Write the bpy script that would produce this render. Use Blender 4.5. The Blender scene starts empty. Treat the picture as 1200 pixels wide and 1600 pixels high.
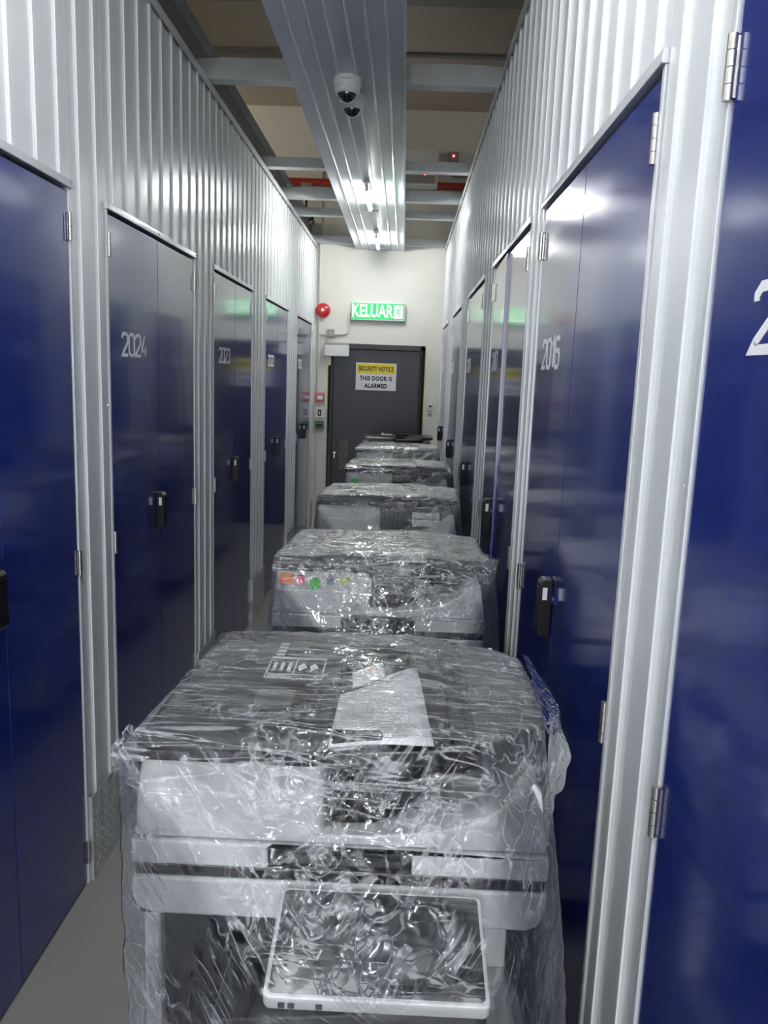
import bpy, bmesh, math, random
from mathutils import Vector, Matrix, noise
from mathutils.bvhtree import BVHTree
R = math.radians
SC = bpy.context.scene
COL = SC.collection

# ------------------------------------------------------------------ camera
HC = 1.6273
YAW, PIT, ROLL, FPX = -0.018827906, -0.171070594, 0.036749560, 1238.85
fw = Vector((math.sin(YAW)*math.cos(PIT), math.cos(YAW)*math.cos(PIT), math.sin(PIT)))
rt = fw.cross(Vector((0, 0, 1))).normalized(); up = rt.cross(fw)
r2 = rt*math.cos(ROLL)+up*math.sin(ROLL); u2 = -rt*math.sin(ROLL)+up*math.cos(ROLL)
cam = bpy.data.cameras.new('camera'); camo = bpy.data.objects.new('camera', cam); COL.objects.link(camo)
m = Matrix((r2, u2, -fw)).transposed().to_4x4(); m.translation = Vector((0, 0, HC)); camo.matrix_world = m
cam.sensor_fit = 'VERTICAL'; cam.sensor_height = 24.0; cam.sensor_width = 18.0
cam.lens = FPX/1600*24.0; cam.clip_start = 0.02
SC.camera = camo
# ------------------------------------------------------------------ world, exposure
w = bpy.data.worlds.new('world'); SC.world = w; w.use_nodes = True
w.node_tree.nodes['Background'].inputs[0].default_value = (0.95, 0.97, 1.0, 1)
w.node_tree.nodes['Background'].inputs[1].default_value = 2.0
SC.view_settings.view_transform = 'Standard'; SC.view_settings.look = 'None'
SC.view_settings.gamma = 1.0; SC.view_settings.use_curve_mapping = False
SC.view_settings.exposure = 1.9
SC.cycles.max_bounces = 8; SC.cycles.diffuse_bounces = 4; SC.cycles.glossy_bounces = 4
SC.cycles.transparent_max_bounces = 16; SC.cycles.sample_clamp_indirect = 6.0
SC.cycles.use_denoising = True; SC.cycles.caustics_reflective = False
TUBE_POWER = 46.0
# the tubes along the soffit: two in view, the rest unseen, every second of those added as fill light
TUBES = [(-0.295, 7.62), (-0.295, 5.80), (-0.295, 1.45), (-0.295, 0.30), (-0.295, -0.85), (-0.295, -2.0)]

AL, BR = -0.941, 0.375          # corridor faces of the two partition walls
HD, HW, YE, YB = 2.10, 2.88, 8.35, -2.4
ZC = 4.2

# ------------------------------------------------------------------ materials
def nt(name):
    mm = bpy.data.materials.new(name); mm.use_nodes = True
    t = mm.node_tree; return mm, t, t.nodes, t.links, t.nodes['Principled BSDF']
def mat(name, col, rough=0.5, metal=0.0, spec=0.5, coat=0.0, bump=None, var=0.0, varscale=4.0, coat_rough=0.05, emis=None, estr=0.0, rvar=0.0):
    mm, t, N, L, b = nt(name)
    b.inputs['Base Color'].default_value = (*col, 1); b.inputs['Roughness'].default_value = rough
    b.inputs['Metallic'].default_value = metal; b.inputs['Specular IOR Level'].default_value = spec
    b.inputs['Coat Weight'].default_value = coat; b.inputs['Coat Roughness'].default_value = coat_rough
    tc = N.new('ShaderNodeTexCoord')
    if var:
        nz = N.new('ShaderNodeTexNoise'); nz.inputs['Scale'].default_value = varscale; nz.inputs['Detail'].default_value = 4
        L.new(tc.outputs['Object'], nz.inputs['Vector'])
        mx = N.new('ShaderNodeMix'); mx.data_type = 'RGBA'
        mx.inputs[6].default_value = (*[c*(1-var) for c in col], 1); mx.inputs[7].default_value = (*[min(1, c*(1+var)) for c in col], 1)
        L.new(nz.outputs['Fac'], mx.inputs[0]); L.new(mx.outputs[2], b.inputs['Base Color'])
        if rvar:
            mr = N.new('ShaderNodeMapRange'); mr.inputs[3].default_value = max(0.02, rough-rvar); mr.inputs[4].default_value = rough+rvar
            L.new(nz.outputs['Fac'], mr.inputs[0]); L.new(mr.outputs[0], b.inputs['Roughness'])
    if bump:
        nz = N.new('ShaderNodeTexNoise'); nz.inputs['Scale'].default_value = bump[0]; nz.inputs['Detail'].default_value = 3
        mp = N.new('ShaderNodeMapping')
        if len(bump) > 2: mp.inputs['Scale'].default_value = bump[2]
        L.new(tc.outputs['Object'], mp.inputs[0]); L.new(mp.outputs[0], nz.inputs['Vector'])
        bp = N.new('ShaderNodeBump'); bp.inputs['Strength'].default_value = 1.0; bp.inputs['Distance'].default_value = bump[1]
        L.new(nz.outputs['Fac'], bp.inputs['Height']); L.new(bp.outputs[0], b.inputs['Normal'])
        if coat: L.new(bp.outputs[0], b.inputs['Coat Normal'])
    if emis:
        b.inputs['Emission Color'].default_value = (*emis, 1); b.inputs['Emission Strength'].default_value = estr
    return mm
M = {}
M['sheet'] = mat('white_coated_steel', (0.66, 0.685, 0.69), 0.26, 0.0, 0.6, 0.20, bump=(1.5, 0.0010, (1, 1, .6)), coat_rough=0.12)
M['soffit'] = mat('soffit_steel', (0.50, 0.53, 0.60), 0.26, 0.0, 0.6, 0.3, bump=(1.0, 0.0006))
M['trim'] = mat('trim_steel', (0.60, 0.62, 0.64), 0.22, 0.1, 0.5, 0.2)
M['galv'] = mat('galvanised_steel', (0.50, 0.52, 0.53), 0.36, 0.45, 0.5, var=0.18, varscale=14, rvar=.08)
M['darkgalv'] = mat('dull_track_steel', (0.20, 0.21, 0.215), 0.45, 0.6, 0.5, var=0.15, varscale=9)
M['blue'] = mat('blue_powder_coat', (0.008, 0.020, 0.150), 0.15, 0.0, 0.75, 0.30, bump=(1.6, 0.0022, (1, 1, .7)), coat_rough=0.06, var=.06)
M['gap'] = mat('dark_gap', (0.004, 0.004, 0.006), 0.8)
M['hinge'] = mat('brushed_steel', (0.50, 0.48, 0.44), 0.28, 0.95, bump=(90, 0.0004))
M['black'] = mat('black_plastic', (0.010, 0.010, 0.011), 0.28, 0, 0.5)
M['lockblack'] = mat('lock_black_plastic', (0.006, 0.006, 0.007), 0.35, 0, 0.2)
M['blackmatt'] = mat('black_matt_plastic', (0.006, 0.006, 0.007), 0.6, 0, 0.25)
M['dgrey'] = mat('charcoal_plastic', (0.046, 0.047, 0.048), 0.42, bump=(400, 0.0002))
M['mgrey'] = mat('grey_plastic', (0.11, 0.112, 0.105), 0.45, bump=(400, 0.0002))
M['white'] = mat('printer_white_plastic', (0.66, 0.67, 0.665), 0.38, bump=(500, 0.00015))
M['vinyl'] = mat('white_vinyl', (0.80, 0.80, 0.80), 0.5)
M['paper'] = mat('paper', (0.80, 0.81, 0.82), 0.6)
M['screen'] = mat('screen_glass', (0.03, 0.033, 0.036), 0.16, 0, 0.9, 0.6, coat_rough=.1)
M['floor'] = mat('epoxy_floor', (0.245, 0.238, 0.225), 0.30, 0, 0.5, 0.0, bump=(6, 0.0008), var=0.10, varscale=3.0, rvar=.06)
M['endwall'] = mat('painted_wall', (0.70, 0.69, 0.62), 0.55, bump=(60, 0.0004), var=0.03, varscale=2.5)
M['ceil'] = mat('concrete_ceiling', (0.52, 0.47, 0.40), 0.8, bump=(30, 0.001), var=0.08, varscale=1.3)
M['hall'] = mat('hall_paint', (0.45, 0.44, 0.42), 0.7, var=.03)
M['ceilbeam'] = mat('ceiling_beam_paint', (0.30, 0.30, 0.29), 0.8, var=0.06)
M['exitdoor'] = mat('slate_door_paint', (0.013, 0.015, 0.020), 0.42, bump=(120, 0.0003), var=.08)
M['exitframe'] = mat('slate_frame_paint', (0.024, 0.025, 0.028), 0.45)
M['glow'] = mat('photoluminescent_strip', (0.80, 0.90, 0.48), 0.6)
M['red'] = mat('red_enamel', (0.50, 0.012, 0.022), 0.3, coat=.3)
M['redpipe'] = mat('red_pipe_paint', (0.42, 0.045, 0.018), 0.45)
M['pvc'] = mat('cream_conduit', (0.62, 0.61, 0.57), 0.45)
M['wplas'] = mat('white_fitting_plastic', (0.72, 0.72, 0.70), 0.4)
M['green'] = mat('green_box_plastic', (0.008, 0.10, 0.045), 0.35)
M['steelplate'] = mat('satin_plate', (0.085, 0.080, 0.075), 0.45, 0.3)
M['yellow'] = mat('sign_yellow', (0.70, 0.56, 0.02), 0.45)
M['signwhite'] = mat('sign_white', (0.72, 0.72, 0.72), 0.45)
M['ink'] = mat('black_ink', (0.006, 0.006, 0.006), 0.5)
M['foam'] = mat('white_foam', (0.75, 0.75, 0.72), 0.75, bump=(80, 0.001))
M['foot'] = mat('caster_rubber', (0.03, 0.03, 0.03), 0.6)
M['domeglass'] = mat('smoked_dome', (0.01, 0.01, 0.012), 0.05, 0, 0.9, 0.6)
M['exitgreen'] = mat('exit_panel_green', (0.0, 0.30, 0.06), 0.3, emis=(0.01, 0.62, 0.16), estr=0.20)
M['exitwhite'] = mat('exit_panel_white', (0.8, 0.9, 0.8), 0.3, emis=(0.85, 1.0, 0.88), estr=0.33)
M['tube'] = mat('tube_glow', (1, 1, 1), 0.3, emis=(0.98, 0.99, 0.97), estr=TUBE_POWER)
M['hallfill'] = mat('hall_fill_glow', (1, 1, 1), 0.3, emis=(1.0, 0.90, 0.76), estr=60.0)
M['hallfill_dim'] = mat('hall_fill_dim', (1, 1, 1), 0.3, emis=(0.95, 0.95, 0.9), estr=22.0)
M['led'] = mat('red_led', (0.5, 0, 0), 0.3, emis=(1.0, 0.05, 0.08), estr=4.0)
M['tin'] = mat('grey_batten', (0.30, 0.29, 0.27), 0.4)
for k, c in dict(st_orange=(1.0, .22, .02), st_pink=(.85, .04, .16), st_green=(.02, .62, .03), st_navy=(.05, .055, .16), st_lime=(.72, .78, .05)).items():
    M[k] = mat(k+'_sticker', c, 0.5, var=0.12, varscale=60)

def film_material(name='clear_stretch_film', dense=1.0):
    mm = bpy.data.materials.new(name); mm.use_nodes = True
    t = mm.node_tree; N, L = t.nodes, t.links
    N.remove(N['Principled BSDF']); out = N['Material Output']
    tc = N.new('ShaderNodeTexCoord')
    def mapped(rot, sc):
        mp = N.new('ShaderNodeMapping'); mp.inputs['Rotation'].default_value = rot; mp.inputs['Scale'].default_value = sc
        L.new(tc.outputs['Object'], mp.inputs[0]); return mp.outputs[0]
    def nz(vec, scale, detail=2.0, rough=0.5, dist=0.0):
        n = N.new('ShaderNodeTexNoise'); n.inputs['Scale'].default_value = scale; n.inputs['Detail'].default_value = detail
        n.inputs['Roughness'].default_value = rough; n.inputs['Distortion'].default_value = dist
        L.new(vec, n.inputs['Vector']); return n.outputs['Fac']
    def math_(op, a, b=None, clamp=False):
        n = N.new('ShaderNodeMath'); n.operation = op; n.use_clamp = clamp
        for i, x in enumerate((a, b)):
            if x is None: continue
            if isinstance(x, (int, float)): n.inputs[i].default_value = x
            else: L.new(x, n.inputs[i])
        return n.outputs[0]
    def ridge(f, width):        # a crease where the noise crosses its middle
        d = math_('ABSOLUTE', math_('SUBTRACT', f, 0.5))
        return math_('SUBTRACT', 1.0, math_('DIVIDE', d, width), True)
    def turned(ry, rz, sc):
        a_ = mapped((0, 0, rz), (1, 1, 1))
        m1 = N.new('ShaderNodeMapping'); m1.inputs['Rotation'].default_value = (0, ry, 0); L.new(a_, m1.inputs[0])
        m2 = N.new('ShaderNodeMapping'); m2.inputs['Scale'].default_value = sc; L.new(m1.outputs[0], m2.inputs[0]); return m2.outputs[0]
    v0 = mapped((0, 0, 0), (1, 1, 1))
    va = turned(R(-40), 0.1, (5, 14, 42))       # strokes falling to the right
    vb = turned(R(48), -0.15, (5, 14, 42))      # strokes rising to the right
    vc = turned(R(4), R(7), (5, 46, 30))        # strokes across the top
    sep = N.new('ShaderNodeSeparateXYZ'); L.new(tc.outputs['Object'], sep.inputs[0])
    wander = nz(v0, 3.5, 1.0)
    side = math_('ADD', math_('MULTIPLY', sep.outputs['X'], 2.2), math_('MULTIPLY', wander, 1.0))
    area_b = math_('MULTIPLY', math_('SUBTRACT', side, 0.42), 4.0, True)
    area_a = math_('SUBTRACT', 1.0, area_b)
    ra = ridge(nz(va, 1.0, 2.0, .5, .5), 0.040)
    rb = ridge(nz(vb, 1.0, 2.0, .5, .5), 0.040)
    rc = ridge(nz(vc, 1.0, 2.0, .5, .7), 0.040)
    rd = ridge(nz(v0, 22.0, 1.5, .5, 1.2), 0.040)
    patchy = math_('MULTIPLY', math_('SUBTRACT', nz(v0, 11.0, 1.0), 0.43), 6.0, True)
    area_d = math_('MULTIPLY', math_('SUBTRACT', nz(v0, 5.3, 1.0), 0.47), 6.0, True)
    topside = math_('MULTIPLY', math_('SUBTRACT', sep.outputs['Z'], 1.02), 12.0, True)
    h = math_('ADD', math_('MULTIPLY', ra, area_a), math_('MULTIPLY', rb, area_b))
    h = math_('MULTIPLY', h, patchy)
    h = math_('ADD', h, math_('MULTIPLY', rc, math_('ADD', math_('MULTIPLY', topside, 0.9), 0.15)))
    h = math_('ADD', h, math_('MULTIPLY', rd, math_('MULTIPLY', area_d, 0.8)))
    vo = N.new('ShaderNodeTexVoronoi'); vo.inputs['Scale'].default_value = 30; L.new(v0, vo.inputs['Vector'])
    re = ridge(nz(v0, 48.0, 1.0, .5, .8), 0.07)
    h = math_('ADD', h, math_('MULTIPLY', re, math_('MULTIPLY', topside, 0.12 if dense == 1 else 0.57)))
    crum = math_('MULTIPLY', vo.outputs['Distance'], math_('ADD', math_('MULTIPLY', area_d, 1.1), 0.25))
    fine = math_('MULTIPLY', nz(va, 0.8, 1.0), math_('MULTIPLY', area_a, 1.2))
    fine = math_('ADD', fine, math_('MULTIPLY', nz(vb, 0.8, 1.0), math_('MULTIPLY', area_b, 1.2)))
    h2 = math_('ADD', math_('MULTIPLY', h, 0.30), math_('ADD', math_('MULTIPLY', crum, 0.5), math_('MULTIPLY', fine, 0.5)))
    bp = N.new('ShaderNodeBump'); bp.inputs['Strength'].default_value = 1.0; bp.inputs['Distance'].default_value = 0.0040
    L.new(h2, bp.inputs['Height'])
    gl = N.new('ShaderNodeBsdfGlossy'); gl.inputs['Roughness'].default_value = 0.085; gl.inputs['Color'].default_value = (.97, .98, 1, 1)
    L.new(bp.outputs[0], gl.inputs['Normal'])
    df = N.new('ShaderNodeBsdfDiffuse'); df.inputs['Color'].default_value = (.80, .82, .84, 1)
    trl = N.new('ShaderNodeBsdfTranslucent'); trl.inputs['Color'].default_value = (.80, .82, .84, 1)
    mk = N.new('ShaderNodeMixShader'); mk.inputs[0].default_value = .35; L.new(df.outputs[0], mk.inputs[1]); L.new(trl.outputs[0], mk.inputs[2])
    tr = N.new('ShaderNodeBsdfTransparent'); tr.inputs['Color'].default_value = (.97, .975, .98, 1)
    lw = N.new('ShaderNodeFresnel'); lw.inputs['IOR'].default_value = 1.5; L.new(bp.outputs[0], lw.inputs['Normal'])
    # film haze: the creases, doubled edges and the film seen edge-on are milky; crease strokes whitened further in place of glints
    edge = N.new('ShaderNodeLayerWeight'); edge.inputs['Blend'].default_value = 0.25
    haze = math_('ADD', math_('MULTIPLY', h, 0.38 if dense == 1 else 0.28), math_('ADD', 0.004 if dense == 1 else 0.023, math_('MULTIPLY', edge.outputs['Facing'], 0.14 if dense == 1 else 0.38)), True)
    m1 = N.new('ShaderNodeMixShader'); L.new(haze, m1.inputs[0]); L.new(tr.outputs[0], m1.inputs[1]); L.new(mk.outputs[0], m1.inputs[2])
    gf = math_('ADD', math_('MULTIPLY', lw.outputs[0], 0.88 if dense == 1 else 2.1), 0.004, True)
    m2 = N.new('ShaderNodeMixShader'); L.new(gf, m2.inputs[0]); L.new(m1.outputs[0], m2.inputs[1]); L.new(gl.outputs[0], m2.inputs[2])
    L.new(m2.outputs[0], out.inputs[0])
    return mm
M['film'] = film_material()
M['film_dense'] = film_material('layered_stretch_film', 1.9)

# ------------------------------------------------------------------ mesh helpers
class MB:
    def __init__(s): s.v = []; s.f = []; s.sm = []
    def add(s, vs, fs, smooth=False):
        n = len(s.v); s.v += [tuple(v) for v in vs]
        for f in fs: s.f.append(tuple(i+n for i in f)); s.sm.append(smooth)
        return s
    def box(s, x0, x1, y0, y1, z0, z1):
        vs = [(x, y, z) for z in (z0, z1) for y in (y0, y1) for x in (x0, x1)]
        return s.add(vs, [(0, 2, 3, 1), (4, 5, 7, 6), (0, 1, 5, 4), (2, 6, 7, 3), (0, 4, 6, 2), (1, 3, 7, 5)])
    def prism(s, poly, axis, a, b, smooth=False):
        # poly: 2D points; axis 'x' -> (y,z), 'y' -> (x,z), 'z' -> (x,y)
        def P(p, t): return (t, p[0], p[1]) if axis == 'x' else ((p[0], t, p[1]) if axis == 'y' else (p[0], p[1], t))
        n = len(poly)
        vs = [P(p, a) for p in poly]+[P(p, b) for p in poly]
        s.add(vs, [tuple(range(n)), tuple(range(2*n-1, n-1, -1))])
        k = len(s.v)-2*n
        for i in range(n):
            j = (i+1) % n; s.f.append((k+i, k+n+i, k+n+j, k+j)); s.sm.append(smooth)
        return s
    def tube(s, p, q, r, n=12, r2=None, caps=True):
        p, q = Vector(p), Vector(q); d = (q-p).normalized(); a = d.orthogonal().normalized(); b = d.cross(a)
        r2 = r if r2 is None else r2; vs = []
        for c, rr in ((p, r), (q, r2)):
            for i in range(n):
                t = 2*math.pi*i/n; vs.append(c+(a*math.cos(t)+b*math.sin(t))*rr)
        s.add(vs, [(i, (i+1) % n, n+(i+1) % n, n+i) for i in range(n)], True)
        if caps: s.add(vs, [tuple(range(n-1, -1, -1)), tuple(range(n, 2*n))])
        return s
    def lathe(s, prof, c=(0, 0, 0), axis='z', n=24):
        vs = []; c = Vector(c)
        for r, h in prof:
            for i in range(n):
                t = 2*math.pi*i/n; x, y = r*math.cos(t), r*math.sin(t)
                vs.append(c+(Vector((x, y, h)) if axis == 'z' else Vector((x, h, y)) if axis == 'y' else Vector((h, x, y))))
        k = len(prof)
        fs = [(j*n+i, j*n+(i+1) % n, (j+1)*n+(i+1) % n, (j+1)*n+i) for j in range(k-1) for i in range(n)]
        return s.add(vs, fs, True)
    def build(s, name, m, parent=None, bevel=0, seg=2, normals=True):
        me = bpy.data.meshes.new(name); me.from_pydata(s.v, [], s.f); me.materials.append(m)
        me.polygons.foreach_set('use_smooth', s.sm); me.update()
        if normals:
            bm = bmesh.new(); bm.from_mesh(me); bmesh.ops.remove_doubles(bm, verts=bm.verts, dist=1e-6)
            bmesh.ops.recalc_face_normals(bm, faces=bm.faces); bm.to_mesh(me); bm.free()
        o = bpy.data.objects.new(name, me); COL.objects.link(o)
        if parent: o.parent = parent
        if any(s.sm): me.set_sharp_from_angle(angle=R(40))
        if bevel:
            b = o.modifiers.new('bevel', 'BEVEL'); b.width = bevel; b.segments = seg; b.limit_method = 'ANGLE'; b.angle_limit = R(35)
            b.harden_normals = False
            me.polygons.foreach_set('use_smooth', [True]*len(me.polygons))
            wn = o.modifiers.new('wn', 'WEIGHTED_NORMAL'); wn.keep_sharp = True
        return o
def empty(name, loc=(0, 0, 0), rz=0.0):
    o = bpy.data.objects.new(name, None); o.location = loc; o.rotation_euler = (0, 0, rz); COL.objects.link(o); return o
def tag(o, label=None, cat=None, group=None, kind=None):
    if label: o['label'] = label
    if cat: o['category'] = cat
    if group: o['group'] = group
    if kind: o['kind'] = kind
    return o
def struct(o, label=None): return tag(o, label, kind='structure')
def copy_tree(o, parent=None):
    c = o.copy(); COL.objects.link(c); c.parent = parent
    for ch in list(o.children): copy_tree(ch, c)
    return c
def text(body, size, m, name='lettering', parent=None, loc=(0, 0, 0), rot=(0, 0, 0), extrude=0.0006, off=0.0, sx=1.0, align='CENTER', space=1.0):
    cu = bpy.data.curves.new(name, 'FONT'); cu.body = body; cu.size = size; cu.extrude = extrude; cu.offset = off
    cu.align_x = align; cu.align_y = 'CENTER'; cu.resolution_u = 3; cu.space_character = space
    cu.materials.append(m)
    tmp = bpy.data.objects.new(name, cu); COL.objects.link(tmp); bpy.context.view_layer.update()
    me = bpy.data.meshes.new_from_object(tmp.evaluated_get(bpy.context.evaluated_depsgraph_get())); bpy.data.objects.remove(tmp)
    o = bpy.data.objects.new(name, me); o['kind'] = 'stuff'; COL.objects.link(o); o.parent = parent; o.location = loc; o.rotation_euler = rot; o.scale = (sx, 1, 1)
    return o
def rrect(x0, x1, z0, z1, r, n=5):
    pts = []
    for cx, cz, a0 in ((x1-r, z1-r, 0), (x0+r, z1-r, 90), (x0+r, z0+r, 180), (x1-r, z0+r, 270)):
        for i in range(n+1):
            t = R(a0+90*i/n); pts.append((cx+r*math.cos(t), cz+r*math.sin(t)))
    return pts

# ------------------------------------------------------------------ floor, ceiling, end wall
struct(MB().box(-5, 5, YB-2, YE+.3, -0.1, 0).build('floor', M['floor']))
struct(MB().box(-5, 5, YB-2, YE+.3, ZC, ZC+.1).build('ceiling', M['ceil']))
struct(MB().box(-5, 5, 4.9, 5.46, ZC-.28, ZC).build('ceiling_beam', M['ceilbeam']))
# exit door opening in the end wall
DX0, DX1, DZ = -0.785, 0.205, 1.93
struct(MB().box(-5.1, -5, YB-2, YE+.2, 0, ZC).build('wall_blocker_left', M['hall']))  # unseen side walls, added to cut world light in the hall
struct(MB().box(5, 5.1, YB-2, YE+.2, 0, ZC).build('wall_blocker_right', M['hall']))
hb = MB().box(-5, AL-.1, YB-.1, YB, 0, ZC).box(BR+.1, 5, YB-.1, YB, 0, ZC).box(AL-.1, BR+.1, YB-.1, YB, HW+.05, ZC)
struct(hb.build('wall_blocker_back', M['hall']))  # unseen back wall, added so world light enters through the corridor only
struct(MB().box(DX0-.3, DX1+.3, YE+.2, YE+.25, 0, DZ+.3).build('exit_leak_blocker', M['gap']))  # added dark panel, stops world light leaking round the exit leaf
for hx, hy in ((-3.2, 6.4), (2.9, 6.2)):  # unseen battens added to light the ceiling and upper end wall
    o = MB().tube((hx-.6, hy, 3.55), (hx+.6, hy, 3.55), .014).build('hall_fill_tube', M['hallfill' if hx < 0 else 'hallfill_dim'])
    h_ = empty('hall_fill_lamp', (0, 0, 0)); o.parent = h_
    MB().box(hx-.65, hx+.65, hy-.03, hy+.03, 3.575, 3.60).tube((hx-.5, hy, 3.6), (hx-.5, hy, ZC), .006).tube((hx+.5, hy, 3.6), (hx+.5, hy, ZC), .006).build('batten', M['tin'], h_)
    tag(h_, 'unseen fill batten added in the hall beyond the %s partition, out of frame' % ('left' if hx < 0 else 'right'), 'lamp')
mb = MB().box(-5, DX0, YE, YE+.2, 0, ZC).box(DX1, 5, YE, YE+.2, 0, ZC).box(DX0, DX1, YE, YE+.2, DZ, ZC)
struct(mb.build('wall_end', M['endwall']))

# ------------------------------------------------------------------ corrugated partition walls
def sheet(parent, X, s, y0, y1, z0, z1, name='cladding_sheet', pitch=0.1265, rib=0.030, h=0.0075, m='sheet', phase=0.5, rail=True):
    """trapezoid-ribbed steel sheet facing the corridor; s=+1 when the corridor lies at +X"""
    prof = [(y0, 0.0)]
    n = max(1, int((y1-y0)/pitch)); p = (y1-y0)/n
    for i in range(n):
        c = y0+p*(i+phase)
        for dy, hh in ((-rib*.5, 0), (-rib*.5+.007, h*.55), (-rib*.27, h), (rib*.27, h), (rib*.5-.007, h*.55), (rib*.5, 0)):
            yy = c+dy
            if y0 < yy < y1: prof.append((yy, hh))
    prof.append((y1, 0.0))
    mb = MB(); k = len(prof)
    vs = [(X+s*hh, y, z) for z in (z0, z1) for y, hh in prof]+[(X-s*.004, y, z) for z in (z0, z1) for y in (y0, y1)]
    fs = [(i, i+1, k+i+1, k+i) for i in range(k-1)]
    b = 2*k
    fs += [(b, b+1, b+3, b+2), (0, k, b+2, b), (k-1, b+1, b+3, 2*k-1)]
    mb.add(vs, fs)
    o = mb.build(name, M[m], parent, normals=False)
    return o

def hinge(parent, X, s, y, z, half):
    mb = MB()
    for i in range(4): mb.tube((X+s*.006, y, z-.037+i*.0187), (X+s*.006, y, z-.037+i*.0187+.0177), .0062, 10)
    mb.box(min(X, X+s*.003), max(X, X+s*.003), y-.004, y+.004, z-.034, z+.034)
    o = mb.build('hinge', M['hinge'], parent); return o

GLY = {
 '0': [[(.12, 0), (.48, 0), (.6, .12), (.6, .88), (.48, 1), (.12, 1), (0, .88), (0, .12), (.12, 0)]],
 '1': [[(.08, .80), (.30, 1), (.30, 0)]],
 '2': [[(0, .78), (0, .88), (.12, 1), (.48, 1), (.6, .88), (.6, .64), (.5, .5), (.08, .12), (0, 0), (.6, 0)]],
 '3': [[(0, .86), (.12, 1), (.48, 1), (.6, .88), (.6, .63), (.5, .53), (.22, .53)], [(.5, .53), (.6, .42), (.6, .12), (.48, 0), (.12, 0), (0, .14)]],
 '4': [[(.36, 1), (0, .26), (.62, .26)], [(.46, .50), (.46, 0)]],
 '5': [[(.56, 1), (.04, 1), (.0, .56), (.46, .60), (.6, .48), (.6, .12), (.48, 0), (.12, 0), (0, .12)]],
 '6': [[(.58, .88), (.46, 1), (.12, 1), (0, .88), (0, .12), (.12, 0), (.48, 0), (.6, .12), (.6, .46), (.48, .58), (.12, .58), (0, .48)]],
 '7': [[(0, 1), (.6, 1), (.6, .86), (.28, 0)]],
 '8': [[(.12, 0), (.48, 0), (.6, .12), (.6, .42), (.48, .53), (.12, .53), (0, .42), (0, .12), (.12, 0)], [(.12, .53), (0, .64), (0, .88), (.12, 1), (.48, 1), (.6, .88), (.6, .64), (.48, .53)]],
 '9': [[(.02, .12), (.14, 0), (.48, 0), (.6, .12), (.6, .88), (.48, 1), (.12, 1), (0, .88), (0, .54), (.12, .42), (.6, .42)]],
}
def stroke(pts, wd):
    """constant-width outline of a polyline -> left, right offset points"""
    out = []
    P = [Vector(p) for p in pts]; closed = (P[0]-P[-1]).length < 1e-6
    n = len(P)
    for i in range(n):
        if closed and i in (0, n-1): a, b = P[-2], P[1]
        else: a, b = P[max(0, i-1)], P[min(n-1, i+1)]
        c = P[i]; d1 = (c-a) if (c-a).length > 1e-9 else (b-c); d2 = (b-c) if (b-c).length > 1e-9 else (c-a)
        d1.normalize(); d2.normalize()
        n1 = Vector((-d1.y, d1.x)); n2 = Vector((-d2.y, d2.x)); mm = (n1+n2); mm.normalize()
        k = wd/2/max(.45, mm.dot(n1)); out.append((c+mm*k, c-mm*k))
    return out
def number(parent, X, s, y0, z0, txt, H=.070, W=.052, adv=.066, wd=.0118):
    """digits read left to right for someone facing the wall"""
    d = 1 if s > 0 else -1      # on the left wall (corridor at +X) text runs to +Y, on the right wall to -Y
    mb = MB(); cur = 0.0
    xx = X+s*.0010
    for ch in txt:
        for pl in GLY[ch]:
            st = stroke([(p[0]/.6*W, p[1]*H) for p in pl], wd)
            vs = []
            for a, b in st: vs += [(xx, y0+d*(cur+a.x), z0+a.y), (xx, y0+d*(cur+b.x), z0+b.y)]
            for (a, b) in st: vs += [(xx-s*.0008, y0+d*(cur+a.x), z0+a.y), (xx-s*.0008, y0+d*(cur+b.x), z0+b.y)]
            k = len(st)*2
            fs = [(2*i, 2*i+2, 2*i+3, 2*i+1) for i in range(len(st)-1)]
            fs += [(2*i, k+2*i, k+2*i+2, 2*i+2) for i in range(len(st)-1)]+[(2*i+1, 2*i+3, k+2*i+3, k+2*i+1) for i in range(len(st)-1)]
            mb.add(vs, fs)
        cur += adv*(.72 if ch == '1' else 1.0)
    return mb.build('unit_number', M['vinyl'], parent, normals=False)

def lock(parent, X, s, y, z, far):
    """electronic keypad lock: black wedge body, clip and label strip; far = +1/-1 side on which the strap reaches the other leaf"""
    mb = MB()
    xa, xb = X, X+s*.032
    prof = [(xa, z-.070), (xb-s*.006, z-.070), (xb, z-.062), (xb, z+.060), (xb-s*.010, z+.070), (xa, z+.070)]
    mb.prism(prof, 'y', y-.022, y+.022)
    o = mb.build('keypad_lock', M['lockblack'], parent, bevel=.002)
    MB().box(min(X+s*.013, X+s*.024), max(X+s*.013, X+s*.024), y-.0232, y-.0218, z+.022, z+.052).build('lock_label', M['signwhite'], o)
    MB().box(min(xb, xb+s*.001), max(xb, xb+s*.001), y-.014, y+.014, z-.03, z+.05).build('keypad', M['lockblack'], o)
    MB().box(min(X, X+s*.006), max(X, X+s*.006), min(y, y+far*.062), max(y, y+far*.062), z+.022, z+.040).build('lock_strap', M['blue'], o)
    return o

def leaf(parent, X, s, y0, y1, hinge_at, ajar=0.0):
    """one blue steel leaf, object origin at its hinge edge"""
    yh = y0 if hinge_at == 'lo' else y1
    e = MB().box(min(-s*.030, 0), max(-s*.030, 0), y0+.0015-yh, y1-.0015-yh, .012, HD-.010).build('door_leaf', M['blue'], parent, bevel=.0015)
    e.location = (X, yh, 0); e.rotation_euler = (0, 0, ajar)
    return e

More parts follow.
